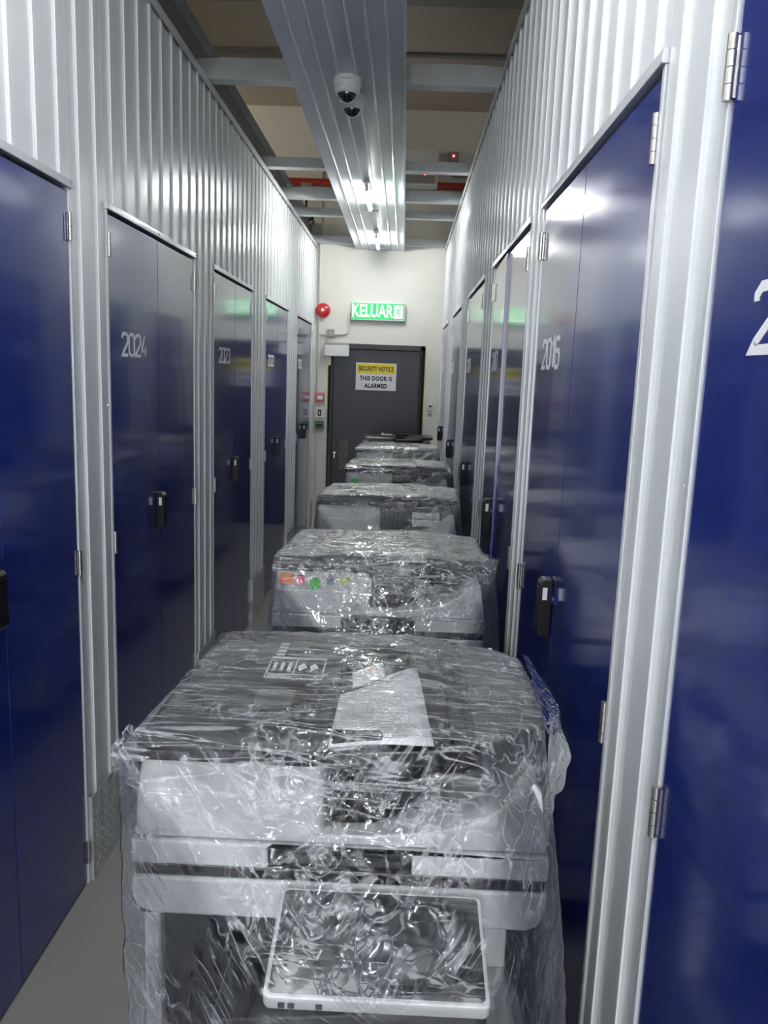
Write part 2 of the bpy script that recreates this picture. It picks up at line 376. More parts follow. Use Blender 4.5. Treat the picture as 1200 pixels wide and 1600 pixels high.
def storage_door(idx, X, s, y0, y1, num, label, split=None, ajar=0.0, numat=None, with_lock=True):
    d = struct(empty('door_%d' % idx, (0, 0, 0)), label)
    ys = split or (y0+y1)/2
    lo = leaf(d, X, s, y0, ys, 'lo', ajar=(ajar if s > 0 else 0)*0)
    hi = leaf(d, X, s, ys, y1, 'hi', ajar=ajar)
    MB().box(min(X-s*.045, X-s*.034), max(X-s*.045, X-s*.034), y0-.02, y1+.02, 0, HD+.01).build('door_backing', M['gap'], d)
    t = MB()
    xa, xb = sorted((X-s*.036, X+s*.004))
    t.box(xa, xb, y0-.016, y0-.002, 0, HD).build('door_jamb', M['trim'], d, bevel=.0015)
    MB().box(xa, xb, y1+.002, y1+.016, 0, HD).build('door_jamb', M['trim'], d, bevel=.0015)
    xa, xb = sorted((X-s*.036, X+s*.016))
    prof = [(X-s*.036, HD), (X+s*.010, HD), (X+s*.011, HD+.003), (X+s*.009, HD+.022), (X-s*.036, HD+.022)]
    h = MB().prism(prof, 'y', y0-.018, y1+.018).build('header_trim', M['trim'], d, bevel=.001)
    sc = MB()
    for yy in (y0-.008, ys, y1+.008):
        sc.lathe([(0, .0035), (.003, .003), (.0042, 0)], (X+s*.0095, yy, HD+.013), 'x', 8)
    sc.build('screw_heads', M['hinge'], d)['kind'] = 'stuff'
    for z in (1.998, 1.048, .110):
        for yy in (y0, y1): hinge(d, X, s, yy, z, None)
    lk = nb = None
    if with_lock: lk = lock(d, X+s*.0005, s, (ys-.066 if num == '2025' else ys-.040) if s > 0 else ys+.045, 1.078 if s > 0 else 1.09, +1 if s > 0 else -1)
    if num:
        if s > 0: nb = number(d, X, s, y0+.118, 1.662, num)
        else: nb = number(d, X, s, y1-(.132 if num == '2015' else .118), 1.668 if num == '2015' else 1.662, num, H=.066 if num == '2015' else .070)
    if ajar:                    # the lock and the number swing with the opened leaf
        h_ = Vector((X, y1, 0)); T = Matrix.Translation(h_) @ Matrix.Rotation(ajar, 4, 'Z') @ Matrix.Translation(-h_)
        for q in (lk, nb):
            if q: q.matrix_local = T
    return d

wl = struct(empty('wall_left')); wr = struct(empty('wall_right'))
LD = [(-1.65, -0.63), (-0.20, 0.82), (1.245, 2.261), (2.554, 3.579), (3.954, 4.941), (5.421, 6.438), (7.007, 8.056)]
LN = [None, None, '2025', '2024', '2023', '2022', '2021']
RD = [(-1.45, -0.43), (-0.00, 1.018), (1.304, 2.329), (2.564, 3.574), (3.983, 4.962), (5.542, 6.523), (7.163, 8.150)]
RN = [None, '2015', '2016', '2017', '2018', '2019', '2020']
def diamonds(mb, X, s, y0, y1, z0, z1):
    p = .036; r = 0
    z = z0+.02
    while z < z1-.012:
        y = y0+.015+(p/2 if r % 2 else 0)
        while y < y1-.012:
            a = R(45 if (r+int((y-y0)/p)) % 2 else -45); ca, sa = math.cos(a), math.sin(a)
            pts = [(.015, 0), (0, .0045), (-.015, 0), (0, -.0045)]
            vs = [(X, y+u*ca-v*sa, z+u*sa+v*ca) for u, v in pts]+[(X+s*.0016, y+.5*(u*ca-v*sa), z+.5*(u*sa+v*ca)) for u, v in pts]
            mb.add(vs, [(4, 5, 6, 7), (0, 1, 5, 4), (1, 2, 6, 5), (2, 3, 7, 6), (3, 0, 4, 7)])
            y += p
        z += p/2; r += 1
def build_wall(root, X, s, doors):
    ends = [YB]+[v for d in doors for v in d]+[YE]
    gaps = [(ends[i], ends[i+1]) for i in range(0, len(ends), 2)]
    # pilaster sheets between the doors, with tread-plate kick panels
    for a, b in gaps:
        if b-a < .05: continue
        a2, b2 = a+.018, b-.022
        if a == YB: a2 = YB
        if b == YE: b2 = YE-.002
        n = max(1, round((b2-a2)/.115))
        sheet(root, X, s, a2, b2, .0, HW, 'pilaster_sheet', pitch=(b2-a2)/n, rib=.030)
        mb = MB(); x0, x1 = sorted((X+s*.0125, X+s*.0145)); mb.box(x0, x1, a2, b2, .0, .285)
        mb.box(min(X, X+s*.0125), max(X, X+s*.0125), a2, a2+.004, 0, .285).box(min(X, X+s*.0125), max(X, X+s*.0125), b2-.004, b2, 0, .285)
        if 1.2 < a < 6: diamonds(mb, X+s*.0145, s, a2, b2, 0, .285)
        mb.build('kick_plate', M['galv'], root)
        sc = MB()
        for zz in (.62, 1.5):
            for yy in (a2+.006, b2-.006): sc.lathe([(0, .0035), (.003, .003), (.0042, 0)], (X+s*.0005, yy, zz), 'x', 8)
        sc.build('screw_heads', M['hinge'], root)['kind'] = 'stuff'
    # header sheets: each from one door edge to the next
    for a, b in doors:
        sheet(root, X, s, a-.020, b+.016, HD+.022, HW, 'header_sheet')
    # dark backing behind the joints
    MB().box(min(X-s*.06, X-s*.05), max(X-s*.06, X-s*.05), YB, YE, 0, HW).build('wall_backing', M['gap'], root)
    # top rail: flange and cap angle
    xa, xb = sorted((X-s*.03, X+s*.016))
    MB().box(xa, xb, YB, YE-.002, HW+.001, HW+.022).build('top_rail', M['trim'], root, bevel=.001)
    fl = MB(); x0, x1 = sorted((X+s*.0150, X+s*.0165)); fl.box(x0, x1, YB, YE-.002, HW-.016, HW+.004)
    fl.build('rail_flange', M['trim'], root)
build_wall(wl, AL, +1, LD); build_wall(wr, BR, -1, RD)
# raised steel track standing on the left wall
struct(MB().prism([(AL-.06, HW+.022), (AL-.045, HW+.022), (AL-.045, HW+.20), (AL-.02, HW+.235), (AL-.06, HW+.235)], 'y', YB, YE-.01).build('trim_1', M['darkgalv']))
struct(MB().prism([(BR+.03, HW+.022), (BR+.045, HW+.022), (BR+.045, HW+.09), (BR+.03, HW+.09)], 'y', YB, YE-.01).build('trim_2', M['darkgalv']))
desc_l = ['', '', 'blue double door nearest on the left, its upper hinge in view, number out of frame', 'blue double door numbered 2024 on the left wall',
          'blue double door numbered 2023 on the left wall', 'blue double door numbered 2022 on the left wall', 'farthest blue door on the left wall, numbered 2021']
desc_r = ['', 'nearest blue door on the right with a large cut-off digit 2', 'blue double door numbered 2016 with a black keypad lock, right wall',
          'blue double door numbered 2017 on the right, one leaf slightly ajar', 'blue double door numbered 2018 on the right wall',
          'blue double door on the right wall just past 2018', 'farthest blue door on the right wall beside the exit wall']
k = 1
for (a, b), n, ds in zip(LD, LN, desc_l):
    storage_door(k, AL, 1, a, b, n, ds or None, split=1.825 if n == '2025' else None); k += 1
for (a, b), n, ds in zip(RD, RN, desc_r):
    storage_door(k, BR, -1, a, b, n, ds or None, ajar=R(-1.1) if n == '2017' else 0); k += 1

# ------------------------------------------------------------------ soffit with its tubes and cross channels
SX0, SX1 = -0.537, -0.043
sf = struct(empty('light_soffit'))
def soffit_sheet(y0, y1):
    prof = [(SX0, 0.035), (SX0, 0.0)]
    n = 7; p = (SX1-SX0)/n
    for i in range(1, n):
        c = SX0+p*i
        prof += [(c-.006, 0), (c-.004, -.0035), (c-.002, -.005), (c+.002, -.005), (c+.004, -.0035), (c+.006, 0)]
    prof += [(SX1-.020, 0.0), (SX1-.018, -.008), (SX1-.006, -.008), (SX1, 0.0), (SX1, 0.035)]
    kk = len(prof); zt = HW-.012
    vs = [(x, y, zt+h) for y in (y0, y1) for x, h in prof]
    MB().add(vs, [(i, i+1, kk+i+1, kk+i) for i in range(kk-1)]).build('soffit_sheet', M['soffit'], sf, normals=False)
for a, b in ((YB, -1.2), (-1.197, 1.75), (1.753, 5.40), (5.403, YE-.004)): soffit_sheet(a, b)
MB().box(SX0+.002, SX1-.002, YB, YE-.004, HW+.024, HW+.03).build('soffit_back', M['darkgalv'], sf)
def channel(y, bow, wd=.075, h=.06):
    o = MB(); x0, x1 = AL-.25, BR+.25; n = 16
    zb = HW+.024
    for i in range(n):
        t0, t1 = i/n, (i+1)/n
        def zt(t): return zb+h+bow*math.sin(math.pi*((t*2) % 1.0 if t < 1 else 1))*(1 if t <= 1 else 0)
        xa, xb = x0+(x1-x0)*t0, x0+(x1-x0)*t1
        # C channel: web on the near side, flanges top and bottom
        o.add([(xa, y, zb), (xb, y, zb), (xb, y, zt(t1)), (xa, y, zt(t0))], [(0, 1, 2, 3)])
        o.add([(xa, y, zb), (xb, y, zb), (xb, y+wd, zb), (xa, y+wd, zb)], [(0, 3, 2, 1)])
        o.add([(xa, y, zt(t0)), (xb, y, zt(t1)), (xb, y+wd, zt(t1)), (xa, y+wd, zt(t0))], [(0, 1, 2, 3)])
        o.add([(xa, y+wd, zb), (xb, y+wd, zb), (xb, y+wd, zb+.012), (xa, y+wd, zb+.012)], [(0, 3, 2, 1)])
    return struct(o.build('cross_channel', M['galv'], normals=False))
for y, bw in ((3.80, .03), (5.31, 0), (6.20, .02), (6.84, 0), (8.25, .015), (2.2, 0), (.7, 0), (-.8, 0), (-2.2, 0)): channel(y, bw)

def tube_light():
    r = empty('tube_light')
    z = 0
    MB().box(-.020, .020, -.40, .06, z-.016, z).build('batten', M['wplas'], r, bevel=.003)
    MB().box(-.012, .012, -.33, -.30, z-.05, z-.016).build('holder', M['wplas'], r, bevel=.002)
    MB().box(-.012, .012, .28, .31, z-.055, z+.0).build('holder', M['wplas'], r, bevel=.002)
    MB().tube((0, -.30, z-.042), (0, .28, z-.042), .013, 16).build('tube', M['tube'], r)
    MB().box(-.055, .055, .52, .532, z-.012, z).build('cable_clip', M['tin'], r)
    return r
labels = ['glowing white tube light at the exit end of the soffit', 'glowing white tube light on the soffit, nearer one of the two']
t0 = None
for i, (x, y) in enumerate(TUBES):
    o = tube_light() if t0 is None else copy_tree(t0); t0 = t0 or o
    o.location = (x, y, HW-.020)
    tag(o, labels[i] if i < 2 else ['out-of-frame tube light on the soffit above the nearest printer', 'unseen fill tube added on the soffit just ahead of the camera', 'out-of-frame tube light on the soffit behind the camera', 'unseen fill tube added at the rear end of the soffit'][i-2], 'lamp', 'tube lights along the soffit')

def dome_camera(loc, label, tilt=0, s=1.0, down=True):
    r = empty('dome_camera', loc); tag(r, label, 'camera')
    MB().lathe([(0, 0), (.058, 0), (.060, -.006), (.060, -.030), (.055, -.038)], (0, 0, 0)).build('housing', M['wplas'], r)
    MB().lathe([(.055, -.038), (.056, -.046), (.050, -.062), (.043, -.066), (.040, -.060)], (0, 0, 0)).build('trim_ring', M['wplas'], r)
    MB().lathe([(.042*math.cos(R(a)), -.058-.040*math.sin(R(a))) for a in range(0, 91, 10)], (0, 0, 0)).build('dome', M['domeglass'], r)
    MB().box(-.020, .020, -.0605, -.0595, -.022, -.018).build('badge', M['tin'], r)
    r.rotation_euler = (R(tilt), 0, 0); r.scale = (s, s, s)
    return r
dome_camera((-.292, 3.64, HW-.012), 'white dome security camera on the soffit, larger and nearer', 0, 1.0)
dome_camera((-.284, 3.85, HW-.012), 'white dome security camera half hidden behind the nearer one', 0, .95)
r = empty('hanging_camera', (-1.02, 8.10, 3.36)); tag(r, 'black dome camera hanging on a rod above the left wall end', 'camera')
MB().tube((0, 0, 0), (0, 0, -.20), .010).build('rod', M['blackmatt'], r)
MB().box(-.05, .05, -.04, .04, 0, .07).build('mount_box', M['tin'], r, bevel=.004)
MB().lathe([(0, -.20), (.05, -.205), (.075, -.23), (.08, -.27)]).build('hood', M['blackmatt'], r)
MB().lathe([(.07*math.cos(R(a)), -.265-.05*math.sin(R(a))) for a in range(0, 91, 15)]).build('dome', M['domeglass'], r)

# ------------------------------------------------------------------ above the channels
r = empty('batten_light', (-1.50, 6.98, ZC)); tag(r, 'unlit grey batten light under the beige ceiling', 'lamp')
MB().box(-.75, .75, -.05, .05, -.05, 0).build('housing', M['tin'], r, bevel=.004)
MB().tube((-.70, -.01, -.072), (.70, -.01, -.072), .016).build('unlit_tube', M['pvc'], r)
for x in (.70, -.745): MB().box(x, x+.045, -.035, .035, -.09, -.05).build('tube_holder', M['tin'], r)
tag(MB().tube((-.3, 6.95, ZC-.02), (2.4, 6.95, ZC-.02), .018).build('ceiling_conduit', M['tin']), 'grey conduit running across the ceiling on the right', 'conduit')
r = empty('sprinkler_pipe', (0, YE-.045, 3.49)); tag(r, 'red painted pipe across the top of the end wall', 'pipe')
MB().tube((-4.5, 0, 0), (4.5, 0, 0), .036, 16).build('pipe', M['redpipe'], r)
for x in (-1.6, .1, 1.8): MB().box(x-.012, x+.012, -.04, .044, -.042, .042).build('pipe_clamp', M['tin'], r)
r = empty('air_conditioner', (-.05, YE, 3.44)); tag(r, 'white wall air conditioner high above the exit, right of the soffit', 'air conditioner')
MB().box(-.25, .25, -.09, -.001, .14, .30).build('bracket', M['tin'], r)
MB().box(-.34, .30, -.30, -.09, 0, .33).build('case', M['wplas'], r, bevel=.015, seg=3)
MB().box(-.31, .27, -.315, -.295, .01, .085).build('louvre', M['tin'], r, bevel=.004)
MB().lathe([(0, -.228), (.008, -.227), (.01, -.22)], (.17, -.075, .10), 'y', 10).build('indicator', M['led'], r)
r = empty('detector_box', (.40, YE, 3.73)); tag(r, 'small grey box with a red light beside the air conditioner', 'detector')
MB().box(-.05, .05, -.07, 0, -.06, .08).build('case', M['tin'], r, bevel=.004)
MB().lathe([(0, -.078), (.008, -.077), (.01, -.07)], (0, 0, .04), 'y', 10).build('indicator', M['led'], r)
MB().tube((0, -.02, -.06), (0, -.02, -.14), .010).tube((0, -.02, -.14), (1.2, -.02, -.15), .010).build('cable', M['tin'], r)

# ------------------------------------------------------------------ exit door and wall fittings
d = struct(empty('door_16', (0, YE, 0)), 'dark slate steel exit door in the end wall')
MB().box(DX0, DX0+.045, -.02, .15, 0, DZ).box(DX1-.045, DX1, -.02, .15, 0, DZ).box(DX0, DX1, -.02, .15, DZ-.05, DZ).build('door_frame', M['exitframe'], d, bevel=.003)
MB().box(DX0+.048, DX1-.048, .01, .055, .008, DZ-.053).build('door_leaf', M['exitdoor'], d, bevel=.002)
pl = MB().prism(rrect(-.655, -.565, .62, .93, .008), 'y', .002, .010).build('handle_plate', M['steelplate'], d)
sc = MB()
for x in (-.645, -.575):
    for z in (.64, .775, .91): sc.lathe([(0, -.003), (.004, -.002), (.005, .002)], (x, .001, z), 'y', 8)
sc.build('screw_heads', M['hinge'], pl)['kind'] = 'stuff'
MB().tube((-.705, -.012, .80), (-.705, .01, .80), .012).build('key_cylinder', M['hinge'], d)
MB().box(-.710, -.700, -.016, -.010, .745, .80).build('key', M['hinge'], d)
for x0, x1, z0, z1 in ((DX0-.028, DX0-.003, 1.26, DZ-.11), (DX1+.003, DX1+.028, 1.17, DZ)):
    tag(MB().box(x0, x1, YE-.004, YE, z0, z1).build('glow_strip', M['glow']),
        'pale yellow-green strip on the %s side of the exit door' % ('left' if x0 < 0 else 'right'), 'strip')
r = empty('door_alarm_unit', (-.70, YE, 1.865)); tag(r, 'white door alarm unit over the top left corner of the exit door', 'alarm unit')
MB().box(-.13, .125, -.075, .0, -.065, .045).build('case', M['wplas'], r, bevel=.004)
MB().box(-.125, .12, -.055, .0, .045, .072).build('top_bracket', M['tin'], r, bevel=.002)
MB().box(-.085, -.062, -.045, -.022, -.16, -.065).build('arm', M['wplas'], r, bevel=.002)

r = empty('notice_sign', (-.292, YE+.009, 1.605)); tag(r, 'yellow and white security notice sign on the exit door', 'sign')
MB().box(-.21, .21, -.004, 0, -.14, .14).build('board', M['signwhite'], r)
MB().box(-.20, .20, -.0052, -.004, .03, .132).build('yellow_band', M['yellow'], r)
text('SECURITY NOTICE', .064, M['ink'], 'lettering', r, (0, -.0062, .078), (R(90), 0, 0), off=.0022, sx=.62, space=1.10)
text('THIS DOOR IS', .062, M['ink'], 'lettering', r, (0, -.0062, -.020), (R(90), 0, 0), off=.0024, sx=.80, space=1.08)
text('ALARMED', .062, M['ink'], 'lettering', r, (0, -.0062, -.095), (R(90), 0, 0), off=.0024, sx=.80, space=1.08)

r = empty('exit_sign', (-.290, YE, 2.262)); tag(r, 'lit green exit sign reading KELUAR above the exit door', 'sign')
MB().box(-.272, .272, -.055, 0, -.092, .086).build('housing', M['wplas'], r, bevel=.004)
MB().box(-.262, .262, -.058, -.054, -.080, .078).build('green_panel', M['exitgreen'], r)
text('KELUAR', .175, M['exitwhite'], 'lettering', r, (-.060, -.0595, -.004), (R(90), 0, 0), off=.0036, sx=.66)
MB().box(.162, .250, -.0600, -.058, -.066, .064).build('pictogram_panel', M['exitwhite'], r)
mb = MB(); yy = -.0612
def seg2(a, b, w_):
    a, b = Vector(a), Vector(b); n_ = Vector((-(b-a).y, (b-a).x)).normalized()*w_/2
    q = [a+n_, b+n_, b-n_, a-n_]; mb.prism([(p.x, p.y) for p in q], 'y', yy, yy+.001)
cxp, czp = .205, 0.0
for a, b, w_ in (((.004, .030), (-.006, -.004), .017), ((-.006, -.004), (.016, -.022), .011), ((.016, -.022), (.010, -.046), .010), ((-.006, -.004), (-.018, -.026), .011), ((-.018, -.026), (-.038, -.030), .010),
                 ((.004, .026), (.022, .010), .008), ((.022, .010), (.034, .018), .008), ((.000, .026), (-.020, .020), .008), ((-.020, .020), (-.028, .004), .008)):
    seg2((cxp+a[0], czp+a[1]), (cxp+b[0], czp+b[1]), w_)
mb.prism([(cxp+.014+.010*math.cos(t*math.pi/5), czp+.045+.010*math.sin(t*math.pi/5)) for t in range(10)], 'y', yy, yy+.001)
mb.build('running_figure', M['exitgreen'], r)

r = empty('alarm_bell', (-.855, YE, 2.257)); tag(r, 'round red fire alarm bell on the end wall', 'alarm bell')
MB().lathe([(0, -.075), (.02, -.074), (.05, -.068), (.068, -.050), (.073, -.020), (.073, 0)], axis='y', n=32).build('gong', M['red'], r)
MB().lathe([(0, -.082), (.016, -.081), (.018, -.074)], axis='y').build('centre_cap', M['wplas'], r)
MB().tube((0, -.02, -.06), (0, -.02, -.09), .008).build('gland', M['pvc'], r)
tag(MB().tube((-.895, YE-.014, .2), (-.895, YE-.014, ZC), .012).build('vertical_conduit', M['pvc']), 'thin cream conduit rising up the corner by the alarm bell', 'conduit')
r = empty('junction_box', (-.77, YE, 2.03)); tag(r, 'small grey junction box above the door alarm unit', 'junction box')
MB().box(-.035, .035, -.045, 0, -.035, .04).build('case', M['tin'], r, bevel=.003)
MB().lathe([(0, -.05), (.008, -.049), (.01, -.045)], axis='y', n=10).build('screw', M['hinge'], r)
c = MB(); pts = [(-.805, 2.015), (-.86, 2.015), (-.90, 2.03)]
for p, q in zip(pts, pts[1:]): c.tube((p[0], YE-.02, p[1]), (q[0], YE-.02, q[1]), .009)
tag(c.build('short_conduit', M['pvc']), 'short conduit from the junction box to the corner', 'conduit')
c = MB(); pts = [(-.733, 2.02), (-.64, 2.025), (-.605, 2.035), (-.592, 2.06), (-.590, 2.22), (-.580, 2.25), (-.565, 2.255)]
for p, q in zip(pts, pts[1:]): c.tube((p[0], YE-.02, p[1]), (q[0], YE-.02, q[1]), .009)
tag(c.build('sign_conduit', M['pvc']), 'bent cream conduit from the junction box up to the exit sign', 'conduit')
r = empty('call_point', (-.868, YE, 1.375)); tag(r, 'red manual call point beside the exit door', 'call point')
MB().box(-.045, .045, -.045, 0, -.045, .045).build('case', M['red'], r, bevel=.004)
MB().box(-.030, .030, -.047, -.045, -.022, .014).build('glass_window', M['signwhite'], r)
r = empty('key_switch', (-.868, YE, 1.215)); tag(r, 'white switch with dark face under the red call point', 'switch')
MB().box(-.045, .045, -.03, 0, -.052, .052).build('plate', M['wplas'], r, bevel=.003)
MB().box(-.018, .018, -.034, -.03, -.034, .034).build('dark_face', M['ink'], r)
MB().box(-.004, .004, -.037, -.034, -.018, .018).build('rocker', M['wplas'], r)
r = empty('break_glass', (-.868, YE, 1.085)); tag(r, 'dark green door release box below the white switch', 'release box')
MB().box(-.047, .047, -.05, 0, -.043, .043).build('case', M['green'], r, bevel=.004)
MB().box(-.030, .030, -.052, -.05, -.012, .012).build('window', M['blackmatt'], r)
r = empty('push_button', (.285, YE, 1.31)); tag(r, 'small cream push button on the wall right of the exit door', 'button')
MB().box(-.03, .03, -.014, 0, -.035, .035).build('plate', M['pvc'], r, bevel=.003)
MB().lathe([(0, -.02), (.012, -.019), (.013, -.014)], axis='y', n=14, c=(0, 0, .012)).build('button', M['ink'], r)
tag(MB().box(.262, .305, YE-.002, YE, 1.215, 1.252).build('printed_label', M['tin']), 'small printed label under the push button', 'label')

# ------------------------------------------------------------------ the wrapped printers
PW, PD = .600, .64
def loft(mb, rings, cap=True, smooth=False):
    n = len(rings[0]); base = len(mb.v)
    vs = [p for r_ in rings for p in r_]
    fs = [(j*n+i, j*n+(i+1) % n, (j+1)*n+(i+1) % n, (j+1)*n+i) for j in range(len(rings)-1) for i in range(n)]
    if cap: fs += [tuple(range(n-1, -1, -1)), tuple((len(rings)-1)*n+i for i in range(n))]
    mb.add(vs, fs, smooth); return mb
def make_printer():
    r = empty('multifunction_printer')
    W = M['white']
    # lower body with four paper drawers
    mb = MB().box(-.288, .288, .035, .60, .09, .60); mb.build('cabinet', W, r, bevel=.012, seg=3)
    for i in range(4):
        z0 = .105+i*.122
        dr = MB().prism([(-.280, z0), (.280, z0), (.280, z0+.115), (.10, z0+.115), (.085, z0+.092), (-.085, z0+.092), (-.10, z0+.115), (-.280, z0+.115)], 'y', .018, .045).build('paper_drawer', W, r, bevel=.003)
        MB().box(-.098, .098, .030, .036, z0+.088, z0+.113).build('drawer_grip', M['black'], dr)
    for x in (-.22, .22):
        for y in (.10, .52):
            c_ = MB().tube((x-.012, y, .035), (x+.012, y, .035), .035, 18).box(x-.018, x+.018, y-.02, y+.02, .06, .09).build('caster', M['foot'], r)
    # in-body output bay: pillar, back wall, dark liner
    MB().box(-.288, -.262, .015, .60, .60, .835).build('bay_pillar', W, r, bevel=.006); MB().box(.240, .285, .22, .60, .60, .835).build('bay_pillar', W, r, bevel=.006); MB().box(-.262, .240, .40, .60, .60, .835).build('bay_back', W, r)
    MB().box(-.2615, .2395, .392, .3995, .605, .83).box(-.2615, .2395, .03, .392, .6005, .606).box(-.2615, -.2585, .03, .392, .606, .83).build('bay_liner', M['blackmatt'], r)
    MB().prism([(-.20, .608), (.22, .608), (.22, .66), (.16, .65), (-.20, .615)], 'y', .06, .38).build('output_tray', M['dgrey'], r, bevel=.004)
    # scanner unit: rounded underside
    prof = [(-.268, .842), (.272, .842), (.288, .848), (.297, .862), (.300, .882), (.300, .903), (-.300, .903), (-.300, .882), (-.298, .866), (-.290, .850)]
    MB().prism(prof, 'y', .0, .61).build('scanner_unit', W, r, bevel=.006, seg=3)
    MB().box(-.290, .290, .012, .60, .836, .843).build('scanner_base', M['dgrey'], r)
    MB().box(-.296, .296, .004, .60, .903, .922).build('gasket', M['black'], r, bevel=.003)
    # platen cover with hand notch
    mb = MB()
    def ring(y, inset, z0, z1, notch=True):
        a, b = -.300+inset, .300-inset
        return [(a, y, z0), (-.102, y, z0), (-.102, y, z0+(.030 if notch else 0)), (-.094, y, z0+(.036 if notch else 0)), (.096, y, z0+(.036 if notch else 0)), (.104, y, z0+(.030 if notch else 0)), (.104, y, z0), (b, y, z0), (b, y, z1), (a, y, z1)]
    loft(mb, [ring(.0, .001, .9225, .960), ring(.045, .0, .9225, .962)])
    MB_n = MB(); loft(MB_n, [ring(.0452, 0, .9225, .962, False), ring(.60, 0, .9225, .962, False)])
    mb.v, mb.f, mb.sm = mb.v, mb.f, mb.sm
    mb.add(MB_n.v, MB_n.f)
    mb.build('platen_cover', W, r, bevel=.004, seg=2)
    MB().prism([(-.100, .9225), (.102, .9225), (.102, .951), (.094, .957), (-.092, .957), (-.100, .951)], 'y', .012, .0445).build('cover_handle', M['black'], r)
    MB().box(-.085, .088, .006, .0125, .930, .940).build('handle_lip', M['dgrey'], r)
    # raised top of the cover, swooping up to the right: output surface of the feeder
    pr = [(-.296, .9622), (.296, .9622), (.296, .985), (.290, 1.010), (.283, 1.055), (.272, 1.068), (.255, 1.060), (.225, 1.028), (.185, 1.003), (.13, .988), (.05, .979), (-.0245, .976), (-.296, .976)]
    MB().prism(pr, 'y', .006, .585).build('stacking_surface', W, r, bevel=.004)
    # feeder housing: white tapered block on the left
    mb = MB(); rings = []
    for z, ins, fr in ((.9762, .004, .004), (1.028, .006, .006), (1.0285, .007, .008), (1.060, .010, .010), (1.086, .013, .014)):
        x0, x1, y0, y1 = -.300+ins, -.0225-ins*.35, fr, .56-fr*.5
        pts = rrect(x0, x1, y0, y1, .014, 4); rings.append([(p[0], p[1], z) for p in pts])
    loft(mb, rings).build('feeder_housing', W, r, bevel=0)
    # feeder lid: black, rounded front, lower at the back
    lid = MB(); rings = []
    for t, ins in ((0, .004), (.35, .0), (.75, .004), (.93, .012), (1.0, .024)):
        x0, x1, y0, y1 = -.291+ins, -.0235-ins*.15, -.004+ins*1.3, .545-ins*1.5
        pts = rrect(x0, x1, y0, y1, .022, 5)
        def zt(y):
            u = (y-0)/.545
            return 1.0865+(.026+.008*min(1, u/.35)-.030*max(0, (u-.70)/.30)**1.5)*t
        rings.append([(p[0], p[1], zt(p[1])) for p in pts])
    lid = loft(lid, rings).build('feeder_lid', M['dgrey'], r)
    lid.data.polygons.foreach_set('use_smooth', [True]*len(lid.data.polygons))
    MB().prism(rrect(-.2930, -.0225, -.0060, .30, .022, 5), 'z', 1.0866, 1.1040).build('lid_seam', M['black'], r)
    def flat(name, x0, x1, y0, y1, z, m_, t=.0008): return MB().box(x0, x1, y0, y1, z, z+t).build(name, m_, lid)
    zz = 1.1208
    flat('slot_recess', -.150, -.048, .110, .178, zz, M['black']); flat('slot_cover', -.148, -.088, .113, .175, zz+.001, M['mgrey'])
    dl = MB()
    for x0, x1, y0, y1 in ((-.150, -.052, .395, .398), (-.150, -.052, .300, .303), (-.150, -.148, .300, .398), (-.054, -.052, .300, .398), (-.104, -.1025, .318, .398), (-.150, -.052, .318, .320)):
        dl.box(x0, x1, y0, y1, zz, zz+.0012)
    dl.box(-.150, -.052, .392, .400, zz, zz+.0012)
    for i in range(4): dl.box(-.145, -.130, .41+i*.018, .420+i*.018, zz-.0005, zz+.0008)
    for i in range(3): dl.box(-.142+i*.013, -.136+i*.013, .335, .372, zz, zz+.0012)
    for i in range(2): dl.prism([(-.095+i*.02, .335), (-.082+i*.02, .352), (-.090+i*.02, .372), (-.098+i*.02, .36)], 'z', zz, zz+.0012)
    for i in range(6): dl.box(-.146, -.104-(i % 3)*.01, .304+i*.0022, .3048+i*.0022, zz, zz+.0012)
    dl.v = [(v[0], v[1]-.075, v[2]) for v in dl.v]
    dl.build('instruction_decal', M['vinyl'], lid)
    # dark throat between housing and tray
    MB().prism([(-.0235, .977), (.045, .980), (.075, .990), (.12, 1.035), (.20, 1.075), (.20, 1.092), (-.0235, 1.092)], 'y', .035, .50).build('feeder_throat', M['blackmatt'], r, bevel=.004)
    rb = MB()
    for i in range(5): rb.box(-.02+i*.018, -.013+i*.018, .028, .036, .985+i*.002, 1.085)
    rb.build('throat_ribs', M['black'], r)['kind'] = 'stuff'
    # document tray, tilting up to the right
    def slab(x0, x1, ya, yb, za, zb, th, ya2=None, yb2=None):
        ya2 = ya if ya2 is None else ya2; yb2 = yb if yb2 is None else yb2
        return [(x0, ya, za-th), (x1, ya2, zb-th), (x1, yb2, zb-th), (x0, yb, za-th), (x0, ya, za), (x1, ya2, zb), (x1, yb2, zb), (x0, yb, za)]
    BF = [(0, 3, 2, 1), (4, 5, 6, 7), (0, 1, 5, 4), (1, 2, 6, 5), (2, 3, 7, 6), (3, 0, 4, 7)]
    MB().add(slab(-.0225, .190, .016, .46, 1.098, 1.116, .010), BF).build('document_tray', M['dgrey'], r, bevel=.002)
    MB().add(slab(-.0225, .194, .004, .024, 1.101, 1.119, .024), BF).build('tray_front_rail', M['black'], r, bevel=.003)
    MB().add(slab(.190, .292, .020, .44, 1.116, 1.122, .022, .085, .36), BF).build('tray_extension', M['mgrey'], r, bevel=.003)
    for x in (.122, .152, .176): MB().add(slab(x, x+.005, .03, .44, 1.1125+(x-.1)*.08, 1.1129+(x-.1)*.08, .003), BF).build('tray_groove', M['black'], r)
    MB().add(slab(-.018, .055, .020, .046, 1.121, 1.126, .024, .020, .040), BF).build('paper_guide', M['blackmatt'], r, bevel=.005, seg=3)
    MB().add(slab(-.018, .095, .330, .400, 1.119, 1.126, .022, .345, .385), BF).build('paper_guide', M['blackmatt'], r, bevel=.005, seg=3)
    # touch panel on its arm
    cp = MB(); pw = .140
